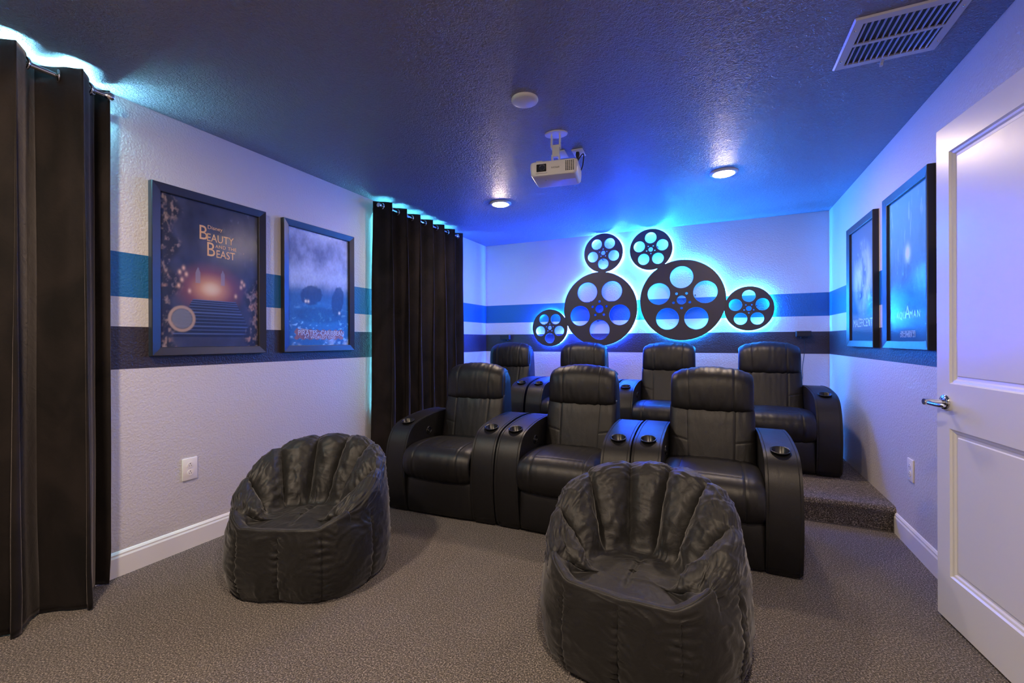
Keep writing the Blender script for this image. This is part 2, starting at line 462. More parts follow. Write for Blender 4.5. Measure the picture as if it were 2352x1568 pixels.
def art_ballroom(X, Y):      # dark hall with lit doorway and staircase, plain stand-in
    n = vnoise(X, Y, 7, 1); n2 = vnoise(X, Y, 26, 5, 3)
    c = mixc(C3(0.020, 0.028, 0.070), C3(0.075, 0.085, 0.17), np.clip(n * 1.3 - 0.2, 0, 1))
    c = mixc(c, C3(0.17, 0.20, 0.33), smooth(0.62, 0.9, n2) * smooth(0.35, 0.9, X) * 0.7 * smooth(0.5, 0.8, Y))
    d = np.sqrt(((X - 0.48) / 0.34) ** 2 + ((Y - 0.405) / 0.17) ** 2)
    c = mixc(c, C3(0.42, 0.11, 0.10), (1 - smooth(0.3, 1.25, d)) * 0.9)
    c = mixc(c, C3(1.0, 0.55, 0.25), (1 - smooth(0.0, 0.75, d)))
    c = mixc(c, C3(1.0, 0.85, 0.55), (1 - smooth(0.0, 0.38, d)) * 0.8)
    # windows with pointed tops
    for wx in (0.35, 0.60):
        inside = (np.abs(X - wx) < 0.022) & (Y > 0.44) & (Y < 0.55 - np.abs(X - wx) * 1.6)
        c[inside] = c[inside] * 0.4 + np.array([0.35, 0.36, 0.45]) * 0.6
    # stairs
    st = (Y < 0.325) & (Y > 0.07)
    w = np.clip((0.325 - Y) / 0.255, 0, 1)
    stx = st & (np.abs(X - 0.52) < 0.22 + 0.2 * w)
    band = (np.modf(np.power(w, 0.8) * 12)[0] < 0.28)
    sc = np.where(band[..., None], np.array([0.11, 0.16, 0.34]), np.array([0.018, 0.03, 0.085])) * (1.15 - 0.35 * w[..., None])
    c[stx] = sc[stx]
    # carved pillars either side, as mottled relief
    rel = vnoise(X, Y, 34, 9, 3); rel2 = vnoise(X + 3, Y, 20, 19, 3)
    side = np.maximum(smooth(0.19, 0.10, X + 0.05 * np.sin(Y * 26)), smooth(0.84, 0.92, X + 0.04 * np.sin(Y * 22)) * smooth(0.55, 0.45, Y))
    cc = mixc(C3(0.02, 0.025, 0.05), C3(0.38, 0.27, 0.22), smooth(0.5, 0.8, rel))
    cc = mixc(cc, C3(0.55, 0.30, 0.20), smooth(0.62, 0.85, rel2) * smooth(0.55, 0.3, Y))
    c = mixc(c, cc, side)
    # candle flames
    for (fx, fy) in ((0.18, 0.50), (0.215, 0.53), (0.24, 0.49), (0.20, 0.45), (0.17, 0.41), (0.81, 0.48), (0.835, 0.46), (0.80, 0.44), (0.27, 0.38), (0.74, 0.37)):
        g = np.exp(-(((X - fx) / 0.014) ** 2 + ((Y - fy) / 0.014) ** 2))
        c = mixc(c, C3(1.0, 0.62, 0.38), np.clip(g, 0, 1))
    # round pale rosette low at left
    dr = np.sqrt(((X - 0.20)) ** 2 + ((Y - 0.19) * 1.42) ** 2)
    rim = smooth(0.022, 0.006, np.abs(dr - 0.11)); c = mixc(c, C3(0.55, 0.38, 0.28), rim)
    c = mixc(c, C3(0.24, 0.25, 0.30), smooth(0.10, 0.085, dr) * 0.9)
    return c

def art_sea(X, Y):
    n = vnoise(X, Y, 6, 31); n2 = vnoise(X, Y * 2.2, 18, 41, 4); g = vnoise(X, Y, 60, 47, 2)
    sky = mixc(C3(0.16, 0.20, 0.36), C3(0.52, 0.60, 0.80), np.clip(n * 1.6 - 0.35, 0, 1))
    c = mixc(C3(0.02, 0.12, 0.32), sky, smooth(0.42, 0.62, Y))
    c = mixc(c, C3(0.55, 0.66, 0.85), smooth(0.12, 0.0, np.abs(Y - 0.60 + 0.08 * (n - 0.5))) * 0.55)
    c = mixc(c, C3(0.22, 0.45, 0.66), smooth(0.58, 0.75, n2) * smooth(0.42, 0.15, Y))
    # dark masses of rigged hulls
    for (cx, cy, wx, hy_) in ((0.36, 0.44, 0.17, 0.09), (0.80, 0.41, 0.11, 0.14)):
        d = ((X - cx - 0.25 * (Y - cy)) / wx) ** 2 + ((Y - cy) / hy_) ** 2
        c = mixc(c, C3(0.008, 0.045, 0.15), smooth(1.15, 0.75, d + 0.5 * (n2 - 0.5)) * 0.85)
    d = ((X - 0.5) / 0.5) ** 2 + ((Y - 0.27) / 0.09) ** 2
    c = mixc(c, C3(0.008, 0.05, 0.15), smooth(1.0, 0.3, d) * 0.7)
    for (fx, fy) in ((0.27, 0.385), (0.31, 0.385), (0.83, 0.30)):
        c = mixc(c, C3(1.0, 0.8, 0.6), np.clip(np.exp(-(((X - fx) / 0.016) ** 2 + ((Y - fy) / 0.012) ** 2)), 0, 1))
    c = c * (0.86 + 0.28 * g[..., None])
    c = mixc(c, C3(0.65, 0.75, 0.85), smooth(0.10, 0.0, Y) * smooth(0.4, 0.7, n) * 0.7)
    # ragged banner
    bx = (np.abs(X - 0.5) < 0.39 + 0.015 * np.sin(Y * 120)) & (np.abs(Y - 0.095 - 0.03 * (X - 0.5) ** 2) < 0.042 + 0.006 * np.sin(X * 60))
    bc = mixc(C3(0.34, 0.13, 0.12), C3(0.10, 0.05, 0.09), np.clip(vnoise(X, Y, 16, 51) * 1.4 - 0.3, 0, 1))
    c[bx] = bc[bx]
    return c

def art_mist(X, Y):
    n = vnoise(X, Y, 5, 61); n2 = vnoise(X, Y, 22, 67, 3)
    c = mixc(C3(0.01, 0.03, 0.06), C3(0.10, 0.16, 0.20), smooth(0.15, 0.8, Y))
    d = ((X - 0.5) / 0.42) ** 2 + ((Y - 0.55) / 0.33) ** 2
    c = mixc(c, C3(0.60, 0.66, 0.70), smooth(1.3, 0.1, d) * np.clip(n * 2.2 - 0.55, 0, 1))
    c = mixc(c, C3(0.35, 0.45, 0.5), smooth(0.62, 0.8, n2) * smooth(1.2, 0.6, d))
    return c

def art_deep(X, Y):
    n = vnoise(X, Y, 6, 71); n2 = vnoise(X * 2, Y * 0.6, 14, 77, 3); n3 = vnoise(X, Y, 26, 79, 3)
    c = mixc(C3(0.008, 0.035, 0.09), C3(0.12, 0.38, 0.45), smooth(0.15, 1.0, Y + 0.25 * (n - 0.5)))
    c = mixc(c, C3(0.4, 0.62, 0.66), smooth(0.6, 0.8, n2) * smooth(0.4, 0.95, Y) * 0.6)
    d = ((X - 0.5) / 0.07) ** 2 + ((Y - 0.59) / 0.06) ** 2
    c = mixc(c, C3(0.8, 0.95, 0.95), np.exp(-d * 1.4))
    c = mixc(c, C3(0.3, 0.55, 0.62), smooth(0.66, 0.85, n3) * smooth(0.65, 0.45, Y) * smooth(0.22, 0.4, Y) * 0.35)
    d = ((X - 0.5) / 0.16) ** 2 + ((Y - 0.37) / 0.17) ** 2
    c = mixc(c, C3(0.005, 0.02, 0.05), smooth(1.2, 0.4, d + (n3 - 0.5)) * 0.6)
    return c

def text_mesh(body, size, xscale=1.0, extrude=0.0004, spacing=1.0):
    cu = bpy.data.curves.new('t', 'FONT'); cu.body = body; cu.size = size; cu.align_x = 'CENTER'; cu.align_y = 'CENTER'
    cu.extrude = extrude; cu.resolution_u = 3; cu.space_character = spacing
    o = bpy.data.objects.new('t', cu); COL.objects.link(o)
    dg = bpy.context.evaluated_depsgraph_get(); dg.update()
    me = bpy.data.meshes.new_from_object(o.evaluated_get(dg))
    bpy.data.objects.remove(o); bpy.data.curves.remove(cu)
    if xscale != 1.0: me.transform(Matrix.Diagonal((xscale, 1, 1, 1)))
    return me

# frames: built in a local plane (u = along wall, v = up, n = out of wall)
FW, FH, FT = 0.655, 0.935, 0.036
def poster(label, loc, rz, art, texts, bright=1.0):
    t = thing('framed_poster', label, 'poster', loc, rz, 'framed movie posters')
    w, h, b = FW / 2, FH / 2, 0.046
    # four mitred mouldings
    prof = [(0, 0.0), (0, 0.031), (0.0025, 0.035), (b - 0.003, 0.026), (b, 0.024), (b, 0.004)]
    for s in range(4):
        bm = bmesh.new(); rings = []
        hw, hh = (w, h) if s % 2 == 0 else (h, w)
        for end in (-1, 1):
            rings.append([bm.verts.new((end * (hw - d), -z, -(hh - d))) for d, z in prof])
        n = len(prof)
        for i in range(n): bm.faces.new((rings[0][i], rings[0][(i + 1) % n], rings[1][(i + 1) % n], rings[1][i]))
        bm.faces.new(rings[0]); bm.faces.new(rings[1][::-1])
        bmesh.ops.transform(bm, matrix=Matrix.Rotation(s * PI / 2, 4, 'Y'), verts=bm.verts)
        obj('frame_rail', bm, M_frame, t)
    # print as a flat coloured sheet
    nu, nv = 150, 214
    pw, ph = FW - 2 * b + 0.004, FH - 2 * b + 0.004
    u = np.linspace(0, 1, nu); v = np.linspace(0, 1, nv); X, Y = np.meshgrid(u, v)
    c = np.clip(art(X, Y) * bright, 0, 1)
    P = np.stack([(X - 0.5) * pw, np.full_like(X, -0.010), (Y - 0.5) * ph], -1).reshape(-1, 3)
    idx = np.arange(nu * nv).reshape(nv, nu)
    f = np.stack([idx[:-1, :-1], idx[:-1, 1:], idx[1:, 1:], idx[1:, :-1]], -1).reshape(-1, 4)
    me = bpy.data.meshes.new('poster_sheet'); me.from_pydata(P.tolist(), [], f.tolist()); me.update()
    ca = me.color_attributes.new('Col', 'FLOAT_COLOR', 'POINT')
    ca.data.foreach_set('color', np.concatenate([c.reshape(-1, 3), np.ones((nu * nv, 1))], 1).astype(np.float32).ravel())
    sheet = link_mesh('poster_sheet', me, MP, t)
    for (body, size, px, py, col, xs, sp) in texts:
        me = text_mesh(body, size, xs, 0.0003, sp)
        me.transform(Matrix.Translation(((px - 0.5) * pw, -0.0108, (py - 0.5) * ph)) @ Matrix.Rotation(R(90), 4, 'X'))
        link_mesh('lettering', me, col, sheet)
    obj('pane', BX(-pw / 2, pw / 2, -0.0155, -0.0140, -ph / 2, ph / 2), MG, t)
    return t
gold = simple('gold_ink', (0.80, 0.45, 0.20), 0.5); silver = simple('pale_ink', (0.72, 0.74, 0.76), 0.5)
Zp = 1.572
poster('large dark framed movie poster with gold title and glowing staircase, nearest the front curtain', (XL, 1.645, Zp), R(90), art_ballroom,
       [('Disney', 0.032, 0.52, 0.838, gold, 1, 1), ('B', 0.120, 0.40, 0.788, gold, 0.8, 1), ('EAUTY', 0.066, 0.575, 0.765, gold, 0.8, 1.0), ('AND THE', 0.028, 0.635, 0.712, gold, 1, 1.1),
        ('B', 0.120, 0.475, 0.680, gold, 0.8, 1), ('EAST', 0.066, 0.63, 0.658, gold, 0.8, 1)], 0.85)
poster('framed blue sea movie poster with red title banner, beside the far curtain', (XL, 2.432, Zp), R(90), art_sea,
       [('Disney', 0.024, 0.25, 0.138, silver, 1, 1), ('PIRATES', 0.054, 0.30, 0.108, silver, 0.9, 1), ('of the', 0.020, 0.485, 0.110, silver, 1, 1), ('CARIBBEAN', 0.054, 0.71, 0.108, silver, 0.82, 1),
        ("AT WORLD'S END", 0.030, 0.50, 0.070, silver, 1.1, 1.1)], 1.35)
poster('misty framed movie poster with pale lettering, hung nearest the rear corner on the right wall', (XR, 4.045, Zp + 0.02), R(-90), art_mist,
       [('Disney', 0.024, 0.40, 0.195, silver, 1, 1), ('MALEFICENT', 0.085, 0.50, 0.155, silver, 0.95, 1.0),
        ('|' * 46, 0.014, 0.5, 0.085, silver, 1, 1), ('|' * 52, 0.014, 0.5, 0.066, silver, 1, 1), ('|' * 40, 0.010, 0.5, 0.025, silver, 1, 1)][:2], 1.4)  # print colours raised to include the blue glare on the pane
poster('deep blue underwater framed movie poster nearest the open door', (XR, 3.205, Zp + 0.02), R(-90), art_deep,
       [*[(ch, 0.105 if k == 3 else 0.058, 0.24 + 0.087 * k, 0.190 if k == 3 else 0.175, silver, 1, 1) for k, ch in enumerate('AQUAMAN')], ('ONLY IN THEATERS', 0.022, 0.50, 0.062, silver, 1, 1.1), ('DECEMBER 21', 0.036, 0.50, 0.040, silver, 1, 1.0)], 1.7)  # brightness gain paints the reflected blue glare into the print

# ------------------------------------------------------------------ backlit film reels
def disc_mesh(Rr, rot, big):
    cu = bpy.data.curves.new('c', 'CURVE'); cu.dimensions = '2D'; cu.fill_mode = 'BOTH'; cu.extrude = 0.007; cu.bevel_depth = 0.0012; cu.bevel_resolution = 1; cu.resolution_u = 10
    def circ(cx, cy, r):
        s = cu.splines.new('BEZIER'); s.bezier_points.add(7); s.use_cyclic_u = True
        k = 4 / 3 * math.tan(PI / 16) * r
        for i, p in enumerate(s.bezier_points):
            a = 2 * PI * i / 8
            c_, s_ = math.cos(a), math.sin(a)
            p.co = (cx + r * c_, cy + r * s_, 0); p.handle_left = (cx + r * c_ + k * s_, cy + r * s_ - k * c_, 0); p.handle_right = (cx + r * c_ - k * s_, cy + r * s_ + k * c_, 0)
    circ(0, 0, Rr)
    for i in range(5):
        a = rot + i * 2 * PI / 5
        circ(0.57 * Rr * math.cos(a), 0.57 * Rr * math.sin(a), 0.275 * Rr)
        a += PI / 5
        circ(0.20 * Rr * math.cos(a), 0.20 * Rr * math.sin(a), 0.036 * Rr)
    circ(0, 0, 0.115 * Rr)
    o = bpy.data.objects.new('c', cu); COL.objects.link(o)
    dg = bpy.context.evaluated_depsgraph_get(); dg.update()
    me = bpy.data.meshes.new_from_object(o.evaluated_get(dg))
    bpy.data.objects.remove(o); bpy.data.curves.remove(cu)
    me.transform(Matrix.Rotation(R(90), 4, 'X'))
    return me

def reel_group(label, cx, cz, Rr, rot, sats, led, depth):
    t = thing('film_reel_sign', label, 'wall art', (cx, YB, cz), 0, 'backlit film reel cut-outs')
    ymid = -depth
    reels = [(0, 0, Rr, rot)] + sats
    link_mesh('large_reel', disc_mesh(Rr, rot, True), M_reel, t).location = (0, ymid, 0)
    for (x, z, r, ro) in sats:
        link_mesh('small_reel', disc_mesh(r, ro, False), M_reel, t).location = (x, ymid + 0.003, z)
    # LED strip following each disc's rim on the back, broken where discs join
    for i, (x, z, r, _) in enumerate(reels):
        rr = r - 0.010
        n = 120; on = []
        for k in range(n):
            a = 2 * PI * k / n; px, pz = x + rr * math.cos(a), z + rr * math.sin(a)
            on.append(all(math.hypot(px - q[0], pz - q[1]) > q[2] + 0.0 for j, q in enumerate(reels) if j != i))
        start = next((k for k in range(n) if on[k] and not on[k - 1]), 0)
        run = []
        for k in range(n + 1):
            kk = (start + k) % n
            if k < n and on[kk]: run.append(kk)
            else:
                if len(run) > 3:
                    bm = bmesh.new()
                    tube(bm, [(x + rr * math.cos(2 * PI * q / n), -0.010, z + rr * math.sin(2 * PI * q / n)) for q in run], 0.0045, 6)
                    obj('led_strip', bm, led, t)
                run = []
    # standoffs to the wall
    for (x, z, r, _) in reels:
        for a in (R(20), R(140), R(260)):
            bm = bmesh.new(); cyl(bm, 0.006, depth - 0.008, align((x + 0.33 * r * math.cos(a), -(depth - 0.008) / 2, z + 0.33 * r * math.sin(a)), (0, 1, 0)), 10)
            obj('standoff', bm, M_blk, t, sharp=40)
    return t
def pol(d, a): return d * math.cos(R(a)), d * math.sin(R(a))
lr = [(*pol(0.648, 86), 0.224, R(-90)), (*pol(0.648, 199), 0.224, R(-90))]
rr_ = [(*pol(0.655, 119), 0.226, R(90)), (*pol(0.648, -10), 0.224, R(90))]
reel_group('black film reel cut-out with two small reels, left of the pair, glowing deep blue', -1.215, 1.545, 0.428, R(-90), lr, M_ledb, 0.060)
reel_group('black film reel cut-out with two small reels, right of the pair, glowing white cyan', -0.322, 1.61, 0.432, R(90), rr_, M_ledc, 0.068)

# ------------------------------------------------------------------ curtains and rods
XROD, ZROD = -2.625, 2.352
def rod(label, y0, y1, ends, grp):
    t = thing('curtain_rod', label, 'curtain rod', (XROD, y0, ZROD), 0, None)
    bm = bmesh.new(); cyl(bm, 0.0105, y1 - y0, align((0, (y1 - y0) / 2, 0), (0, 1, 0)), 20); obj('rod', bm, M_chrome, t, sharp=40)
    for e in ends:
        yy, sg = ((0, -1) if e == 0 else (y1 - y0, 1))
        bm = bmesh.new(); lathe(bm, [(0, 0), (0.011, 0.0), (0.014, 0.006), (0.019, 0.012), (0.020, 0.030), (0.018, 0.034), (0, 0.035)], align((0, yy, 0), (0, sg, 0)), 24)
        obj('finial', bm, M_chrome, t, sharp=40)
    for yy in (0.035, y1 - y0 - 0.035):
        bm = bmesh.new(); cyl(bm, 0.006, 0.105, align((-0.056, yy, -0.012), (1, 0, 0)), 12); cyl(bm, 0.022, 0.006, align((XL - XROD + 0.004, yy, -0.012), (1, 0, 0)), 20)
        torus(bm, 0.012, 0.004, align((0, yy, 0), (0, 1, 0)), 20, 8)
        obj('bracket', bm, M_chrome, t, sharp=40)
    return t

def curtain(label, y0, y1, per, ph, zt, zbot, amp, seed, ds=0.012):
    t = thing('curtain', label, 'curtain', (XROD, (y0 + y1) / 2, 0), 0, 'black grommet curtains')
    L = y1 - y0; Nn = L / per
    ns = int(Nn * 34); nz = 80
    rs = np.random.RandomState(seed)
    kper = [rs.uniform(-0.25, 0.25) for _ in range(64)]; kamp = [rs.uniform(0.75, 1.2) for _ in range(64)]
    V = np.zeros((nz + 1, ns + 1, 3))
    for j in range(nz + 1):
        f = j / nz
        for i in range(ns + 1):
            s = i / ns; th = 2 * PI * (s * Nn) + ph
            cyc = th / (2 * PI); k0 = int(math.floor(cyc)); fr = cyc - k0
            w = (1 - math.cos(2 * PI * fr)) / 2
            ka = kamp[k0 % 64]
            A = amp * (1 + (ka - 1) * min(1, f * 2.5) + 0.35 * f)
            thd = th + f * 0.7 * (1 - s ** 8) * noise.noise(Vector((cyc * 0.9, f * 1.5, seed)))
            sx = math.sin(thd)
            x = A * math.copysign(abs(sx) ** 0.7, sx) + 0.010 * f
            x += 0.014 * f * noise.noise(Vector((s * 14, f * 3, seed + 5)))
            x += 0.004 * noise.noise(Vector((s * 60, f * 5, seed + 9)))
            y = y0 + s * L + 0.028 * (0.5 + f * (1 - s ** 8)) * math.sin(2 * thd) + 0.02 * f * (1 - s ** 8) * noise.noise(Vector((s * 6, f * 2, seed + 2)))
            flare = 1 + 0.0 * f
            y = (y - (y0 + y1) / 2) * flare
            zb = zbot(y0 + s * L) if callable(zbot) else zbot
            z = zt + (zb - zt) * f
            if f > 0.93: x += 0.020 * (f - 0.93) / 0.07 * math.sin(th * 0.5 + seed)
            V[j, i] = (x, y, z + (0.006 * noise.noise(Vector((s * 20, 0, seed))) if f == 1 else 0))
    x_min = XL - XROD + 0.012
    V[..., 0] = np.maximum(V[..., 0], x_min)
    v = V.reshape(-1, 3); idx = np.arange((nz + 1) * (ns + 1)).reshape(nz + 1, ns + 1)
    f = np.stack([idx[:-1, :-1], idx[:-1, 1:], idx[1:, 1:], idx[1:, :-1]], -1).reshape(-1, 4).tolist()
    fab = raw('fabric', v, f, MV, t)
    md = fab.modifiers.new('thick', 'SOLIDIFY'); md.thickness = 0.004; md.offset = 0
    # grommets where the pleats cross the rod
    k = math.ceil(ph / PI)
    while True:
        s = (k * PI - ph) / (2 * PI * Nn)
        if s > 0.995: break
        if s > 0.005:
            bm = bmesh.new()
            yy = y0 + s * L - (y0 + y1) / 2
            sg = 1 if k % 2 == 0 else -1
            torus(bm, 0.023, 0.0055, align((0, yy, ZROD), (0.25 * sg, 1, 0)), 28, 8)
            obj('grommet', bm, M_chrome, t, smooth=True)
        k += 1
    return t
rod('long chrome rod carrying the front curtain, running out of the frame at left', -0.55, 1.085, (0, 1), None)
rod('chrome rod with a round finial carrying the far curtain', 2.992, 4.20, (0, 1), None)
curtain('black velvet grommet curtain in deep folds at the left edge, nearest the front', -0.50, 1.125, 0.205, PI * (0.0) + 0.25, 2.392, 0.006, 0.078, 11)
curtain('black velvet grommet curtain between the posters and the rear corner', 2.965, 4.265, 0.205, -1.38, 2.392, lambda y: 0.012 + (RH) * float(smooth(3.25, 3.38, np.array(y))), 0.062, 23)

def led_bar(label, y0, y1, mat, sides=()):
    t = thing('led_strip_light', label, 'led strip', (XL, (y0 + y1) / 2, 2.30))
    h = (y1 - y0) / 2
    obj('mounting_channel', BX(0.0005, 0.010, -h, h, -0.008, 0.006), M_white, t)
    obj('light_strip', BX(0.010, 0.0125, -h + 0.01, h - 0.01, -0.005, 0.004), mat, t)
    for yy in sides:
        obj('mounting_channel', BX(0.0005, 0.010, yy - h - y0 - 0.007, yy - h - y0 + 0.007, -1.75, -0.012), M_white, t)
        obj('light_strip', BX(0.010, 0.018, yy - h - y0 - 0.004, yy - h - y0 + 0.004, -1.74, -0.02), M_leds, t)
    return t
led_bar('cyan led strip on the wall behind the front curtain top', -0.4, 1.14, M_ledf)
led_bar('cyan led strip along top and sides of the window behind the far curtain', 3.00, 4.20, M_ledw, (3.035, 4.185))

# ------------------------------------------------------------------ recliners
def rrect(w, d, r, n=6):
    pts = []
    for (cx, cy, a0) in ((w - r, d - r, 0), (-w + r, d - r, 90), (-w + r, -d + r, 180), (w - r, -d + r, 270)):
        for k in range(n + 1):
            a = R(a0 + 90 * k / n); pts.append((cx + r * math.cos(a), cy + r * math.sin(a)))
    return pts

def pad(name, w, path, T, mat, parent, grooves=(), nu=56, nv=64, cross=(), pw=10, arch=0.0, wr=0.0, seed=0, side=0.0, px=6):
    """upholstered pad: width w in x, following path (y,z) from v=0 to 1, puffed by T along the normal"""
    P = catmull(path, nv + 1)
    Tn = np.gradient(P, axis=0); Tn /= np.linalg.norm(Tn, axis=1)[:, None] + 1e-9
    Nn = np.stack([-Tn[:, 1], Tn[:, 0]], 1)           # left normal: outwards for paths running bottom-front upward
    su = np.sin(np.linspace(-1, 1, nu + 1) * PI / 2)
    b = np.linspace(-1, 1, nv + 1)
    V = np.zeros((nv + 1, nu + 1, 3))
    for j in range(nv + 1):
        fb = max(0, 1 - abs(b[j]) ** pw) ** 0.5
        for i in range(nu + 1):
            a = su[i]
            fa = max(0, 1 - abs(a) ** px) ** 0.5
            puff = 0.72 + 0.28 * (1 - a * a)
            d = T * fa * fb * puff
            for (g, v0, v1, dep) in grooves:
                v = j / nv
                if v0 <= v <= v1: d -= dep * math.exp(-((a - (g(v) if callable(g) else g)) / 0.022) ** 2)
            for (gv, a0, a1, dep) in cross:
                if a0 <= a <= a1:
                    vv = gv(a) if callable(gv) else gv
                    d -= dep * math.exp(-((j / nv - vv) / 0.010) ** 2)
            if wr:
                nn = noise.noise(Vector((a * 9, b[j] * 2.2, seed))) * (0.35 + 0.65 * abs(b[j]) ** 2)
                nn += 0.5 * noise.noise(Vector((a * 22, b[j] * 4, seed + 3))) * abs(b[j]) ** 3
                d += wr * nn * fa * fb
            x = a * w / 2
            V[j, i] = (x, P[j, 0] + Nn[j, 0] * d, P[j, 1] + Nn[j, 1] * d - arch * (j / nv) * a * a)
    v = V.reshape(-1, 3); idx = np.arange((nv + 1) * (nu + 1)).reshape(nv + 1, nu + 1)
    f = np.stack([idx[:-1, :-1], idx[:-1, 1:], idx[1:, 1:], idx[1:, :-1]], -1).reshape(-1, 4).tolist()
    o = raw(name, v, f, mat, parent)
    def surf(a, vv):
        i = np.interp(a, su, np.arange(nu + 1)); j = vv * nv
        i0 = min(int(i), nu - 1); j0 = min(int(j), nv - 1); fi = i - i0; fj = j - j0
        return Vector(((V[j0, i0] * (1 - fi) + V[j0, i0 + 1] * fi) * (1 - fj) + (V[j0 + 1, i0] * (1 - fi) + V[j0 + 1, i0 + 1] * fi) * fj))
    for (g, v0, v1, dep) in grooves:
        bm = bmesh.new(); tube(bm, [surf(g(q) if callable(g) else g, q) for q in np.linspace(max(v0, 0.03), min(v1, 0.97), 26)], 0.0015, 5); obj('seam', bm, M_stitch, o, smooth=True)
    for (gv, a0, a1, dep) in cross:
        bm = bmesh.new(); tube(bm, [surf(q, gv(q) if callable(gv) else gv) for q in np.linspace(max(a0, -0.95), min(a1, 0.95), 20)], 0.0014, 5); obj('seam', bm, M_stitch, o, smooth=True)
    return o

def arm_mesh():
    prof = catmull([(0.045, 0.012), (0.022, 0.08), (0.004, 0.20), (0.000, 0.30), (0.008, 0.39), (0.028, 0.470), (0.062, 0.535), (0.105, 0.576), (0.165, 0.600), (0.24, 0.614), (0.32, 0.624), (0.42, 0.632), (0.56, 0.632), (0.68, 0.624), (0.76, 0.60)], 44)
    pr = [tuple(p) for p in prof] + [(0.80, 0.55), (0.81, 0.45), (0.81, 0.012)]
    bm = bmesh.new()
    hw = 0.080
    A = [bm.verts.new((-hw, y, z)) for y, z in pr]; B = [bm.verts.new((hw, y, z)) for y, z in pr]
    n = len(pr)
    fa = bm.faces.new(A); fb = bm.faces.new(B[::-1])
    for i in range(n): bm.faces.new((A[i], B[i], B[(i + 1) % n], A[(i + 1) % n]))
    es = [e for f in (fa, fb) for e in f.edges]
    bmesh.ops.bevel(bm, geom=es, offset=0.020, segments=4, profile=0.5, affect='EDGES')
    bmesh.ops.recalc_face_normals(bm, faces=bm.faces)
    me = bpy.data.meshes.new('arm'); bm.to_mesh(me); bm.free()
    o = bpy.data.objects.new('a', me); COL.objects.link(o)
    bm = bmesh.new(); cyl(bm, 0.0425, 0.13, Matrix.Translation((0, 0.160, 0.600)) @ Matrix.Rotation(R(13), 4, 'X'), 32)
    mc = bpy.data.meshes.new('cut'); bm.to_mesh(mc); bm.free()
    c = bpy.data.objects.new('cut', mc); COL.objects.link(c)
    md = o.modifiers.new('b', 'BOOLEAN'); md.operation = 'DIFFERENCE'; md.object = c; md.solver = 'EXACT'
    dg = bpy.context.evaluated_depsgraph_get(); dg.update()
    me2 = bpy.data.meshes.new_from_object(o.evaluated_get(dg)); me2.name = 'armrest'
    bpy.data.objects.remove(o); bpy.data.objects.remove(c)
    bm = bmesh.new(); bm.from_mesh(me2)
    for f in bm.faces: f.smooth = True
    for e in bm.edges:
        if len(e.link_faces) == 2 and e.calc_face_angle() > R(35): e.smooth = False
    bm.to_mesh(me2); bm.free()
    return me2, [tuple(p) for p in prof]

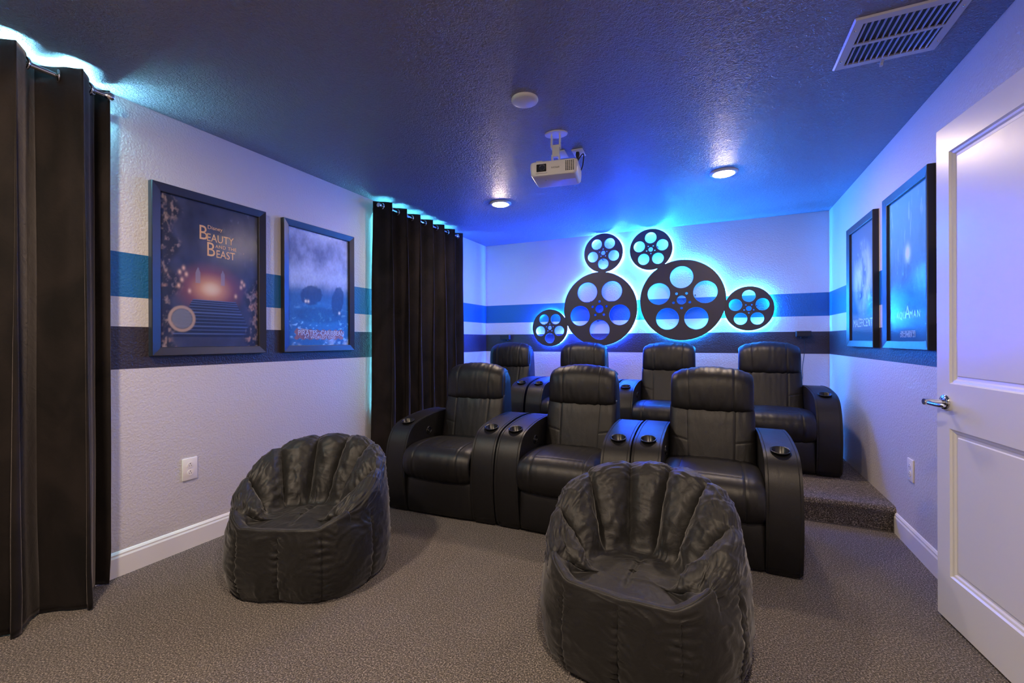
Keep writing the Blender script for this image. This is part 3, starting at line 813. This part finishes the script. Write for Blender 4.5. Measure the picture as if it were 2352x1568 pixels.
def make_recliner():
    t = thing('recliner', 'x', 'chair')
    me, prof = arm_mesh(); me.materials.clear(); me.materials.append(ML)
    for s in (-1, 1):
        a = bpy.data.objects.new('armrest', me); COL.objects.link(a); a.parent = t; a.location = (s * 0.330, 0, 0)
        # piping seams down the front of the arm
        for k in (-1, 1):
            bm = bmesh.new()
            pts = []
            for i in range(0, len(prof) - 1):
                y, z = prof[i]; y2, z2 = prof[min(i + 1, len(prof) - 1)]
                d = Vector((0, y2 - y, z2 - z)).normalized(); nrm = Vector((0, -d.z, d.y))
                pts.append(Vector((k * 0.0665, y, z)) - nrm * -0.0003 + Vector((0, 0, 0)))
            tube(bm, pts, 0.0019, 6)
            sm = obj('seam', bm, M_stitch, a, smooth=True)
        # cup holder
        cm = Matrix.Translation((0, 0.160, 0.600)) @ Matrix.Rotation(R(13), 4, 'X')
        bm = bmesh.new()
        lathe(bm, [(0, -0.060), (0.038, -0.060), (0.041, -0.055), (0.0415, 0.004), (0.047, 0.006), (0.0475, 0.009), (0.044, 0.0105), (0.0385, 0.007), (0.037, -0.05), (0, -0.052)], cm, 40)
        obj('cup_holder', bm, M_gloss, a, smooth=True)
    # recline latch on the inner face of the left arm
    bm = bmesh.new()
    m4 = align((-0.2495, 0.31, 0.515), (1, 0, 0))
    pts = [m4 @ Vector((0.030 * math.cos(q), 0.024 * math.sin(q) , 0)) for q in np.linspace(0, 2 * PI, 33)[:-1]]
    tube(bm, pts, 0.0055, 8, True)
    tube(bm, [m4 @ Vector((0.016, -0.010, 0.0)), m4 @ Vector((0.0, -0.014, 0.004)), m4 @ Vector((-0.014, -0.006, 0.004)), m4 @ Vector((-0.014, 0.008, 0.0))], 0.0045, 8)
    obj('recline_latch', bm, M_gloss, t, smooth=True)
    # base body
    obj('seat_base', BX(-0.25, 0.25, 0.045, 0.78, 0.012, 0.34, bev=0.012), ML, t, sharp=40)
    pad('footrest_panel', 0.498, [(0.050, 0.020), (0.036, 0.06), (0.030, 0.15), (0.034, 0.235), (0.050, 0.268)], 0.016, ML, t, pw=14, wr=0.003, seed=4, nv=30, nu=40, px=14)
    # seat cushion wraps over the front edge
    sp = [(0.075, 0.262), (0.020, 0.278), (-0.012, 0.325), (-0.014, 0.385), (0.012, 0.428), (0.07, 0.450), (0.20, 0.455), (0.36, 0.442), (0.50, 0.425), (0.56, 0.40)]
    pad('seat_cushion', 0.500, sp, 0.030, ML, t, grooves=((-0.64, 0.05, 0.96, 0.003), (0.64, 0.05, 0.96, 0.003)), cross=((0.53, -0.64, 0.64, 0.002),), wr=0.005, seed=1, nv=90, nu=110, px=8, pw=16)
    # back: shell plus two pads
    bm = bmesh.new()
    secs = []
    nz = 16
    for k in range(nz + 1):
        f = k / nz; z = 0.20 + 0.755 * f
        yf = 0.50 + 0.13 * f ** 0.9; yb = 0.735 + 0.03 * math.sin(f * PI) + 0.015 * f
        w = 0.246 - 0.012 * f
        if k == nz: w -= 0.012; yf += 0.012; yb -= 0.012
        ring = [bm.verts.new((x, (yf + yb) / 2 + y, z - 0.030 * (x / 0.24) ** 2 * f ** 3)) for x, y in rrect(w, (yb - yf) / 2, 0.03)]
        secs.append(ring)
    for A, B in zip(secs, secs[1:]):
        n = len(A)
        for i in range(n): bm.faces.new((A[i], A[(i + 1) % n], B[(i + 1) % n], B[i]))
    bm.faces.new(secs[0][::-1]); bm.faces.new(secs[-1])
    obj('back_shell', bm, ML, t, sharp=50)
    gl = lambda v: -0.52 - 0.05 * v
    gr = lambda v: 0.52 + 0.05 * v
    pad('lower_backrest', 0.492, [(0.485, 0.375), (0.500, 0.43), (0.522, 0.52), (0.545, 0.61), (0.570, 0.70), (0.600, 0.765)], 0.040, ML, t,
        grooves=((gl, 0.02, 0.98, 0.003), (gr, 0.02, 0.98, 0.003)), cross=((lambda a: 0.44 - 0.12 * (a + 0.5), -1, -0.55, 0.0025), (lambda a: 0.44 + 0.10 * (a - 0.5), 0.55, 1, 0.0025)), wr=0.0025, seed=7, nv=80, nu=110, px=10, pw=12)
    pad('headrest', 0.480, [(0.588, 0.745), (0.574, 0.765), (0.572, 0.82), (0.580, 0.89), (0.597, 0.935), (0.635, 0.962), (0.68, 0.967)], 0.046, ML, t,
        grooves=((gl, 0.03, 0.9, 0.003), (gr, 0.03, 0.9, 0.003)), wr=0.006, seed=12, nv=70, nu=110, px=8, pw=8, arch=0.030)
    return t

proto = make_recliner()
seats = [
    (-1.672, 2.425, 0, -3.0, 'black leather recliner at the left end of the front row', 'front'),
    (-0.845, 2.455, 0, -1.0, 'black leather recliner in the middle of the front row', 'front'),
    (-0.022, 2.495, 0, 0.0, 'black leather recliner at the right end of the front row, behind the near beanbag', 'front'),
    (-2.095, 3.90, RH, 0, 'black leather recliner on the platform at the left end of the rear row', 'rear'),
    (-1.252, 3.90, RH, 0, 'black leather recliner on the platform, second from the left in the rear row', 'rear'),
    (-0.405, 3.90, RH, 0, 'black leather recliner on the platform, third from the left in the rear row', 'rear'),
    (0.435, 3.90, RH, 0, 'black leather recliner on the platform at the right end of the rear row', 'rear')]
for i, (x, y, z, a, lab, row) in enumerate(seats):
    c = proto if i == 0 else copy_tree(proto)
    c.location = (x, y, z); c.rotation_euler = (0, 0, R(-a))
    c['label'] = lab; c['group'] = 'recliners in two rows'

# ------------------------------------------------------------------ beanbag chairs
def beanbag(label, loc, rz, seams, seed, sc=1.0, htop=0.64):
    t = thing('beanbag_chair', label, 'beanbag', loc, rz, 'beanbag chairs on the carpet')
    na, nt_ = 384, 132
    zs = 0.315
    hk = [(0, htop), (25, htop * 0.995), (50, htop * 0.955), (75, htop * 0.865), (95, htop * 0.765), (115, htop * 0.655), (135, 0.375), (150, 0.335), (180, 0.33)]
    ha = np.array([k[0] for k in hk]); hv = np.array([k[1] for k in hk])
    P = np.zeros((na, nt_ + 1, 3)); ph = np.linspace(-PI, PI, na, endpoint=False)
    TK = None
    for i, p in enumerate(ph):
        deg = abs(math.degrees(p)); H = float(np.interp(deg, ha, hv))
        H += 0.006 * noise.noise(Vector((p * 3, seed, 0)))
        d = np.array([math.sin(p), math.cos(p)])          # phi = 0 points to the back (+y)
        psi = PI - abs(p)                                    # angle from the front
        Ro = 0.372
        if psi < R(60): Ro = min(Ro, 0.318 / math.cos(psi)) if psi < R(45) else Ro
        # soft corner blend
        Ro -= 0.006 * math.exp(-((math.degrees(psi) - 32) / 8) ** 2)
        O = d * Ro
        c = np.array([0, -0.105])
        ri = 0.175 + 0.03 * math.cos(2 * p)
        I = c + d * (0.17 if psi > R(50) else 0.17)
        frontness = float(smooth(150, 178, np.array(180 - 0.0 - (psi * 180 / PI) * 0.55 - 15)))
        fr = float(smooth(62, 38, np.array(math.degrees(psi))))
        I = I * (1 - fr) + (O * 0.80) * fr
        L = lambda a: O * (1 - a) + I * a
        pts = [(*(O * 0.90), 0.0), (*(O * 0.985), 0.035), (*(O * 1.03), 0.14), (*(O * 1.015), 0.14 + (H - 0.14) * 0.45), (*(O * (0.97 + 0.035 * fr)), H - 0.075 * (1 - fr) - 0.028 * fr),
               (*L(0.10 - 0.08 * fr), H - 0.018 + 0.016 * fr), (*L(0.26 - 0.06 * fr), H + 0.002 * fr), (*L(0.46), H - 0.035 * (1 - fr) - 0.002), (*L(0.72), zs + 0.50 * (H - zs)), (*L(0.98), zs + 0.02 * (1 - fr)),
               (*(I * 0.6 + c * 0.4), zs + 0.006), (*(I * 0.3 + c * 0.7), zs + 0.012), (*c, zs + 0.014)]
        P[i] = catmull(pts, nt_ + 1)
    # smooth around
    for _ in range(3):
        P[:, :, :] = (np.roll(P, 1, 0) + 2 * P + np.roll(P, -1, 0)) / 4
    du = np.roll(P, -1, 0) - np.roll(P, 1, 0); dv = np.gradient(P, axis=1)
    Nr = np.cross(du, dv); Nr /= np.linalg.norm(Nr, axis=2)[..., None] + 1e-9
    if (Nr[0, 30] * np.array([*P[0, 30, :2], 0])).sum() < 0: Nr = -Nr
    tpos = np.linspace(0, 12, nt_ + 1)
    sd = np.radians(seams); ends = (sd[0], sd[-1])
    wallseams = np.radians([-180, -147, -108, -68, -25, 25, 68, 108, 147, 180])
    D = np.zeros((na, nt_ + 1))
    for i, p in enumerate(ph):
        # channel bulge
        if sd[0] <= p <= sd[-1]:
            k = np.searchsorted(sd, p) - 1; k = max(0, min(k, len(sd) - 2))
            s = (p - sd[k]) / (sd[k + 1] - sd[k]); g = (1 - abs(2 * s - 1) ** 2.2) ** 0.6
            dist = min(s, 1 - s) * (sd[k + 1] - sd[k])
        else: g = 0.55; dist = 1; k = -1
        dw = np.abs(wallseams - p); ws = dw.min()
        for j in range(nt_ + 1):
            tt = tpos[j]
            chw = float(smooth(3.2, 5.0, tt) * smooth(9.4, 8.4, tt))
            wl = float(smooth(4.6, 3.4, tt))
            b_ = (0.040 * float(smooth(5.6, 7.2, tt)) + 0.016) * (g - 0.55) * chw
            if k < 0: b_ = 0
            b_ += wl * (-0.005 * math.exp(-(ws / 0.02) ** 2) + 0.008 * min(1, ws / 0.3))
            x, y, z = P[i, j]
            # gathers: short horizontal puckers next to wall seams, radial ones next to the channel seams
            b_ += wl * 0.0035 * math.sin(z * 190 + 9 * noise.noise(Vector((p * 4, z * 9, seed)))) * math.exp(-(ws / 0.12) ** 2)
            b_ += (chw if k >= 0 else 0) * 0.004 * noise.noise(Vector((p * 6, tt * 5 + seed, 3))) * 2
            nn = noise.noise(Vector((x * 5 + seed, y * 5, z * 6 + 3))); rid = (1 - abs(nn) * 2) ** 3
            damp = 1.0 if k >= 0 else 1 - 0.85 * float(smooth(3.8, 4.8, tt) * smooth(10.2, 9.2, tt))
            b_ += 0.006 * (rid - 0.4) * (0.45 + 0.55 * chw) * damp
            n2 = noise.noise(Vector((x * 9 + 3 * nn, y * 9 + seed, z * 13))); b_ += 0.0035 * max(0, 1 - abs(n2) * 7) * damp
            if tt > 9.4:   # seat: cross seams and soft dimples
                b_ += -0.008 * math.exp(-(abs(x) / 0.012) ** 2) * float(smooth(9.4, 9.9, tt)) * (1 if y < 0.1 else 0)
            # seat front edge seam
            if k < 0 and abs(tt - 5.6) < 0.5: b_ -= 0.004 * math.exp(-((tt - 5.6) / 0.12) ** 2)
            D[i, j] = b_
    Q = P + Nr * D[..., None]
    Q[:, :, 2] = np.maximum(Q[:, :, 2], 0.002)
    Q *= sc
    # split into sewn panels
    def emit(name, ids, j0, j1):
        ids = list(ids)
        nI = len(ids); v = Q[ids][:, j0:j1 + 1].reshape(-1, 3); m = j1 - j0 + 1
        idx = np.arange(nI * m).reshape(nI, m)
        f = np.stack([idx[:-1, :-1], idx[1:, :-1], idx[1:, 1:], idx[:-1, 1:]], -1).reshape(-1, 4).tolist()
        return raw(name, v, f, MN, t)
    jr = int(np.searchsorted(tpos, 3.9)); jb = int(np.searchsorted(tpos, 9.2)); je = int(np.searchsorted(tpos, 5.6))
    def seg(a, b):
        i0 = int(round((a + PI) / (2 * PI) * na)); i1 = int(round((b + PI) / (2 * PI) * na)); return [q % na for q in range(i0, i1 + 1)]
    for k in range(len(sd) - 1): emit('back_channel', seg(sd[k], sd[k + 1]), jr, jb)
    fr_ids = seg(sd[-1], sd[0] + 2 * PI)
    emit('seat_edge', fr_ids, je, jb)
    # wall panels
    for a, b in zip(wallseams, wallseams[1:]):
        nm = 'front_panel' if abs((a + b) / 2) > R(147) else 'side_panel'
        ids = seg(a, b)
        emit(nm, ids, 0, jr)
    emit('front_band', fr_ids, jr, je)
    ids = list(range(na)) + [0]
    emit('seat', ids, jb, nt_)
    # stitched seam cords
    def cord(pts): 
        bm = bmesh.new(); tube(bm, [Vector(q) for q in pts], 0.0016, 5); obj('stitching', bm, M_stitch, t, smooth=True)
    for a in wallseams[:-1]:
        i = seg(a, a)[0]; cord(Q[i, 2:jr])
    cord([Q[i, je] for i in fr_ids[3:-3]])
    return t
SE = [-128, -92, -55, -19, 12, 44, 82, 126]
beanbag('black nylon beanbag chair with channelled back on the left, beside the left wall', (-1.895, 1.64, 0), R(21.7), SE, 3, 1.0, 0.630)
beanbag('black nylon beanbag chair with channelled back in the foreground, in front of the right recliner', (-0.268, 1.775, 0), R(-4.6), SE, 9, 1.0, 0.622)

# ------------------------------------------------------------------ ceiling fittings
def downlight(label, x, y, mat):
    t = thing('downlight', label, 'ceiling light', (x, y, ZC), 0, 'recessed ceiling downlights')
    I4 = Matrix.Identity(4)
    bm = bmesh.new(); lathe(bm, [(0.098, 0), (0.098, -0.004), (0.090, -0.010), (0.078, -0.013), (0.072, -0.013), (0.072, -0.003)], I4, 48); obj('trim_ring', bm, M_trimr, t, smooth=True)
    bm = bmesh.new(); lathe(bm, [(0.0725, -0.010), (0.066, -0.016), (0.045, -0.020), (0.0, -0.022)], I4, 40); obj('lens', bm, mat, t, smooth=True)
    return t
downlight('lit downlight in the ceiling left of the projector', -1.757, 3.575, M_downr)
downlight('lit downlight in the ceiling right of the projector', 0.065, 3.625, M_downr)
downlight('lit downlight in the ceiling over the front of the room at left, out of frame', -1.757, 0.35, M_down)
downlight('lit downlight in the ceiling over the front of the room at right, out of frame', 0.065, 0.35, M_down)

t = thing('ceiling_cover', 'round white blank cover on the ceiling in front of the projector', 'cover plate', (-0.885, 2.088, ZC))
bm = bmesh.new(); lathe(bm, [(0.069, 0), (0.070, -0.006), (0.067, -0.011), (0.055, -0.0145), (0.0, -0.017)], Matrix.Identity(4), 48); obj('disc', bm, M_plast, t, smooth=True)
bm = bmesh.new(); box(bm, -0.004, 0.004, 0.068, 0.078, -0.005, 0.0); obj('release_tab', bm, M_plast, t)

# air vent
vx0, vx1, vy0, vy1 = 0.497, 0.861, 2.105, 2.468
t = thing('ceiling_vent', 'white rectangular air register with angled louvres in the ceiling at the right', 'vent', ((vx0 + vx1) / 2, (vy0 + vy1) / 2, ZC))
hw, hh, bw = (vx1 - vx0) / 2, (vy1 - vy0) / 2, 0.036
bm = bmesh.new()
outer = [(-hw, -hh), (hw, -hh), (hw, hh), (-hw, hh)]; mid = [(x * (hw - 0.006) / hw, y * (hh - 0.006) / hh) for x, y in outer]; inner = [(math.copysign(hw - bw, x), math.copysign(hh - bw, y)) for x, y in outer]
rings = [[bm.verts.new((x, y, -0.0005)) for x, y in outer], [bm.verts.new((x, y, -0.007)) for x, y in mid], [bm.verts.new((x, y, -0.008)) for x, y in inner], [bm.verts.new((x, y, -0.0005)) for x, y in inner]]
for A, B in zip(rings, rings[1:]):
    for i in range(4): bm.faces.new((A[i], A[(i + 1) % 4], B[(i + 1) % 4], B[i]))
obj('frame', bm, M_vent, t)
obj('duct_shade_sheet', BX(-hw + bw, hw - bw, -hh + bw, hh - bw, -0.0014, -0.0006), M_slot, t)  # thin black sheet stands in for the shade inside the duct opening
obj('divider', BX(-hw + bw, hw - bw, -0.008, 0.008, -0.0085, -0.003), M_vent, t)
ns = 14
for row in (-1, 1):
    y0, y1 = (0.008, hh - bw) if row > 0 else (-hh + bw, -0.008)
    for k in range(ns):
        x = -hw + bw + (k + 0.5) * (2 * (hw - bw)) / ns
        bm = bmesh.new(); box(bm, -0.0040, 0.0040, y0, y1, -0.0006, 0.0006)
        bmesh.ops.transform(bm, matrix=Matrix.Translation((x, 0, -0.0055)) @ Matrix.Rotation(R(62), 4, 'Y'), verts=bm.verts)
        obj('louvre', bm, M_vent, t)
bm = bmesh.new(); box(bm, -0.006, 0.006, hh - bw + 0.02, hh + 0.008, -0.011, -0.008); box(bm, -0.005, 0.005, hh + 0.0, hh + 0.012, -0.024, -0.009); obj('damper_lever', bm, M_vent, t)
for sx in (-1, 1):
    for sy in (-1, 1):
        bm = bmesh.new(); lathe(bm, [(0.0045, 0), (0.004, -0.002), (0, -0.003)], Matrix.Translation((sx * (hw - bw / 2), sy * (hh - 0.075), -0.0078)), 12); obj('screw', bm, M_chrome, t, smooth=True)

# projector
PX, PY, PZ = -0.853, 2.492, 2.172
t = thing('projector', 'white projector hanging upside down from a ceiling mount in the middle of the room', 'projector', (PX, PY, PZ), R(9))
pw2, pd2, ph2 = 0.138, 0.108, 0.043
bm = bmesh.new()
secs = []
for (z, w, d, r) in ((-0.043, 0.118, 0.094, 0.022), (-0.040, 0.126, 0.101, 0.022), (-0.030, 0.134, 0.106, 0.022), (0.0, 0.138, 0.108, 0.022), (0.028, 0.138, 0.108, 0.022), (0.037, 0.136, 0.106, 0.022), (0.041, 0.130, 0.100, 0.02)):
    secs.append([bm.verts.new((x, y, z)) for x, y in rrect(w, d, r)])
for A, B in zip(secs, secs[1:]):
    n = len(A)
    for i in range(n): bm.faces.new((A[i], A[(i + 1) % n], B[(i + 1) % n], B[i]))
bm.faces.new(secs[0][::-1]); bm.faces.new(secs[-1])
body = obj('body', bm, M_plast, t, sharp=35)
yf = -pd2
obj('lens_bezel', BX(-0.098, -0.040, yf - 0.003, yf + 0.004, -0.020, 0.024, bev=0.003), M_gloss, t)
bm = bmesh.new(); lathe(bm, [(0.019, 0), (0.019, 0.004), (0.0165, 0.006), (0.014, 0.003), (0.012, 0.002), (0, 0.0045)], align((-0.064, yf - 0.003, 0.002), (0, -1, 0)), 36); obj('lens', bm, M_lens, t, smooth=True)
bm = bmesh.new()
for i in range(5):
    for j in range(7):
        box(bm, 0.070 + i * 0.0105, 0.0765 + i * 0.0105, yf - 0.0012, yf + 0.002, -0.026 + j * 0.0082, -0.021 + j * 0.0082)
g = obj('vent_grille', bm, M_slot, t); g['kind'] = 'stuff'
me = text_mesh('EPSON', 0.0125, 1.25, 0.0003)
me.transform(Matrix.Translation((0.012, yf - 0.0005, -0.002)) @ Matrix.Rotation(R(180), 4, 'Y') @ Matrix.Rotation(R(90), 4, 'X'))
link_mesh('lettering', me, M_ink, t)
obj('lens_slider', BX(-0.104, -0.036, yf - 0.004, yf + 0.004, -0.030, -0.024, bev=0.0015), M_plast, t)
bm = bmesh.new(); lathe(bm, [(0.007, 0), (0.0065, -0.003), (0, -0.004)], Matrix.Translation((-0.055, -0.03, -0.0428)), 20); obj('indicator', bm, M_vent, t, smooth=True)
obj('filter_cover', BX(0.02, 0.115, -0.02, 0.075, -0.0442, -0.0425, bev=0.001), M_plast, t)
bm = bmesh.new(); cyl(bm, 0.055, 0.006, Matrix.Translation((-0.01, 0.02, 0.052)), 36); obj('mount_disc', bm, M_plast, t, sharp=35)
for (x, y) in ((-0.105, -0.07), (0.105, -0.05), (-0.09, 0.09), (0.1, 0.09)):
    bm = bmesh.new()
    tube(bm, [(-0.01 + 0.25 * (x + 0.01), 0.02 + 0.25 * (y - 0.02), 0.057), (x * 0.75, y * 0.8, 0.058), (x, y, 0.054), (x, y, 0.040)], 0.0055, 8)
    obj('mount_arm', bm, M_plast, t, smooth=True)
bm = bmesh.new()
zt = ZC - PZ
box(bm, -0.032, -0.024, 0.01, 0.04, 0.055, 0.120); box(bm, 0.010, 0.018, 0.01, 0.04, 0.055, 0.120)
box(bm, -0.028, 0.014, 0.012, 0.038, 0.110, 0.180, bev=0.003)
box(bm, -0.036, -0.028, 0.008, 0.042, 0.160, zt - 0.006); box(bm, 0.014, 0.022, 0.008, 0.042, 0.160, zt - 0.006)
obj('mount_bracket', bm, M_plast, t, sharp=35)
for (x, z) in ((-0.037, 0.19), (0.023, 0.19), (-0.033, 0.09), (0.019, 0.09)):
    bm = bmesh.new(); cyl(bm, 0.006, 0.005, align((x, 0.025, z), (1, 0, 0)), 10); obj('bolt', bm, M_chrome, t, sharp=30)
bm = bmesh.new()
pts = [(0.068 * math.cos(a), 0.05 * math.sin(a)) for a in np.linspace(0, 2 * PI, 40)[:-1]]
A = [bm.verts.new((x - 0.005, y + 0.025, zt - 0.006)) for x, y in pts]; B = [bm.verts.new((x * 1.02 - 0.005, y * 1.02 + 0.025, zt - 0.0005)) for x, y in pts]
for i in range(len(A)): bm.faces.new((A[i], A[(i + 1) % len(A)], B[(i + 1) % len(A)], B[i]))
bm.faces.new(A[::-1]); bm.faces.new(B)
obj('ceiling_plate', bm, M_plast, t, sharp=30)

def plate(name, label, cat, x, y, rz):
    t = thing(name, label, cat, (x, y, ZC), rz)
    obj('cover', BX(-0.037, 0.037, -0.06, 0.06, -0.007, -0.0003, bev=0.0025), M_plate, t, sharp=30)
    return t
t = plate('ceiling_outlet', 'white outlet plate in the ceiling with the black plug in it, right of the mount', 'outlet', -0.812, 2.825, R(4))
bm = bmesh.new(); lathe(bm, [(0.0165, 0), (0.0165, -0.0025), (0, -0.003)], Matrix.Translation((0, 0.022, -0.007)), 24); lathe(bm, [(0.0165, 0), (0.0165, -0.0025), (0, -0.003)], Matrix.Translation((0, -0.022, -0.007)), 24)
obj('receptacle', bm, M_plate, t)
t = plate('cable_plate', 'white cable plate in the ceiling behind the projector mount', 'outlet', -0.925, 2.80, R(4))
t = thing('power_cord', 'black power cord looping from the ceiling outlet down to the projector', 'cord', (-0.812, 2.80, ZC - 0.0102))
bm = bmesh.new(); lathe(bm, [(0.011, -0.0003), (0.013, -0.014), (0.012, -0.026), (0.007, -0.038), (0.004, -0.052), (0, -0.052)], Matrix.Identity(4), 20); obj('plug', bm, M_blk, t, smooth=True)
bm = bmesh.new()
tube(bm, [Vector(q) for q in catmull([(0, 0, -0.045), (0.001, 0, -0.10), (-0.01, -0.02, -0.15), (-0.03, -0.06, -0.185), (-0.01, -0.13, -0.185), (0.03, -0.14, -0.13), (0.065, -0.10, -0.06), (0.062, -0.10, -0.13), (0.05, -0.13, -0.19), (0.045, -0.155, -0.215), (0.02, -0.175, -0.230)], 60)], 0.0038, 8)
obj('cable', bm, M_blk, t, smooth=True)

# ------------------------------------------------------------------ small fittings on the walls
def outlet(label, x, y, z, rz):
    t = thing('wall_outlet', label, 'outlet', (x, y, z), rz, 'wall outlets')
    obj('cover_plate', BX(-0.040, 0.040, -0.0075, -0.0003, -0.0625, 0.0625, bev=0.0028), M_plate, t, sharp=30)
    for s in (-1, 1):
        bm = bmesh.new(); lathe(bm, [(0.0165, 0), (0.0165, 0.002), (0, 0.0022)], align((0, -0.0073, s * 0.0215), (0, -1, 0)), 28)
        o = obj('receptacle', bm, M_plate, t)
        bm = bmesh.new()
        box(bm, -0.0065, -0.0048, -0.0100, -0.0092, s * 0.0215 - 0.006, s * 0.0215 + 0.001); box(bm, 0.0048, 0.0065, -0.0100, -0.0092, s * 0.0215 - 0.006, s * 0.0215 + 0.001)
        lathe(bm, [(0.0028, 0), (0, 0.0006)], align((0, -0.0094, s * 0.0215 + 0.009), (0, -1, 0)), 12)
        obj('slot', bm, M_slot, o)
    return t
outlet('white duplex outlet low on the left wall, between front curtain and beanbag', XL, 1.516, 0.452, R(90))
outlet('white duplex outlet low on the right wall beside the open door', XR, 3.192, 0.443, R(-90))

def speaker(label, x, z, cord):
    t = thing('wall_speaker', label, 'speaker', (x, YB, z), 0, 'small wall speakers')
    obj('cabinet', BX(-0.062, 0.062, -0.085, -0.025, -0.028, 0.028, bev=0.004), M_blk, t, sharp=30)
    obj('grille', BX(-0.057, 0.057, -0.088, -0.0845, -0.023, 0.023, bev=0.0015), M_slot, t)
    obj('wall_bracket', BX(-0.015, 0.015, -0.027, -0.0005, -0.045, -0.005, bev=0.002), M_blk, t, sharp=30)
    return t
speaker('small black speaker on the rear wall at the left corner, on the dark stripe', -2.43, 1.222, False)
speaker('small black speaker on the rear wall at right, with a wire hanging below', 0.785, 1.236, True)
bm = bmesh.new()
tube(bm, [Vector(q) for q in catmull([(0.800, 5.125, 1.205), (0.803, 5.129, 1.10), (0.795, 5.129, 1.0), (0.782, 5.129, 0.90), (0.785, 5.129, 0.82), (0.772, 5.129, 0.72), (0.768, 5.129, 0.60), (0.77, 5.128, 0.40), (0.76, 5.125, 0.17)], 50)], 0.0022, 6)
tag(obj('speaker_wire', bm, M_blk, None, smooth=True), 'thin black wire hanging down the rear wall below the right speaker', 'cord')
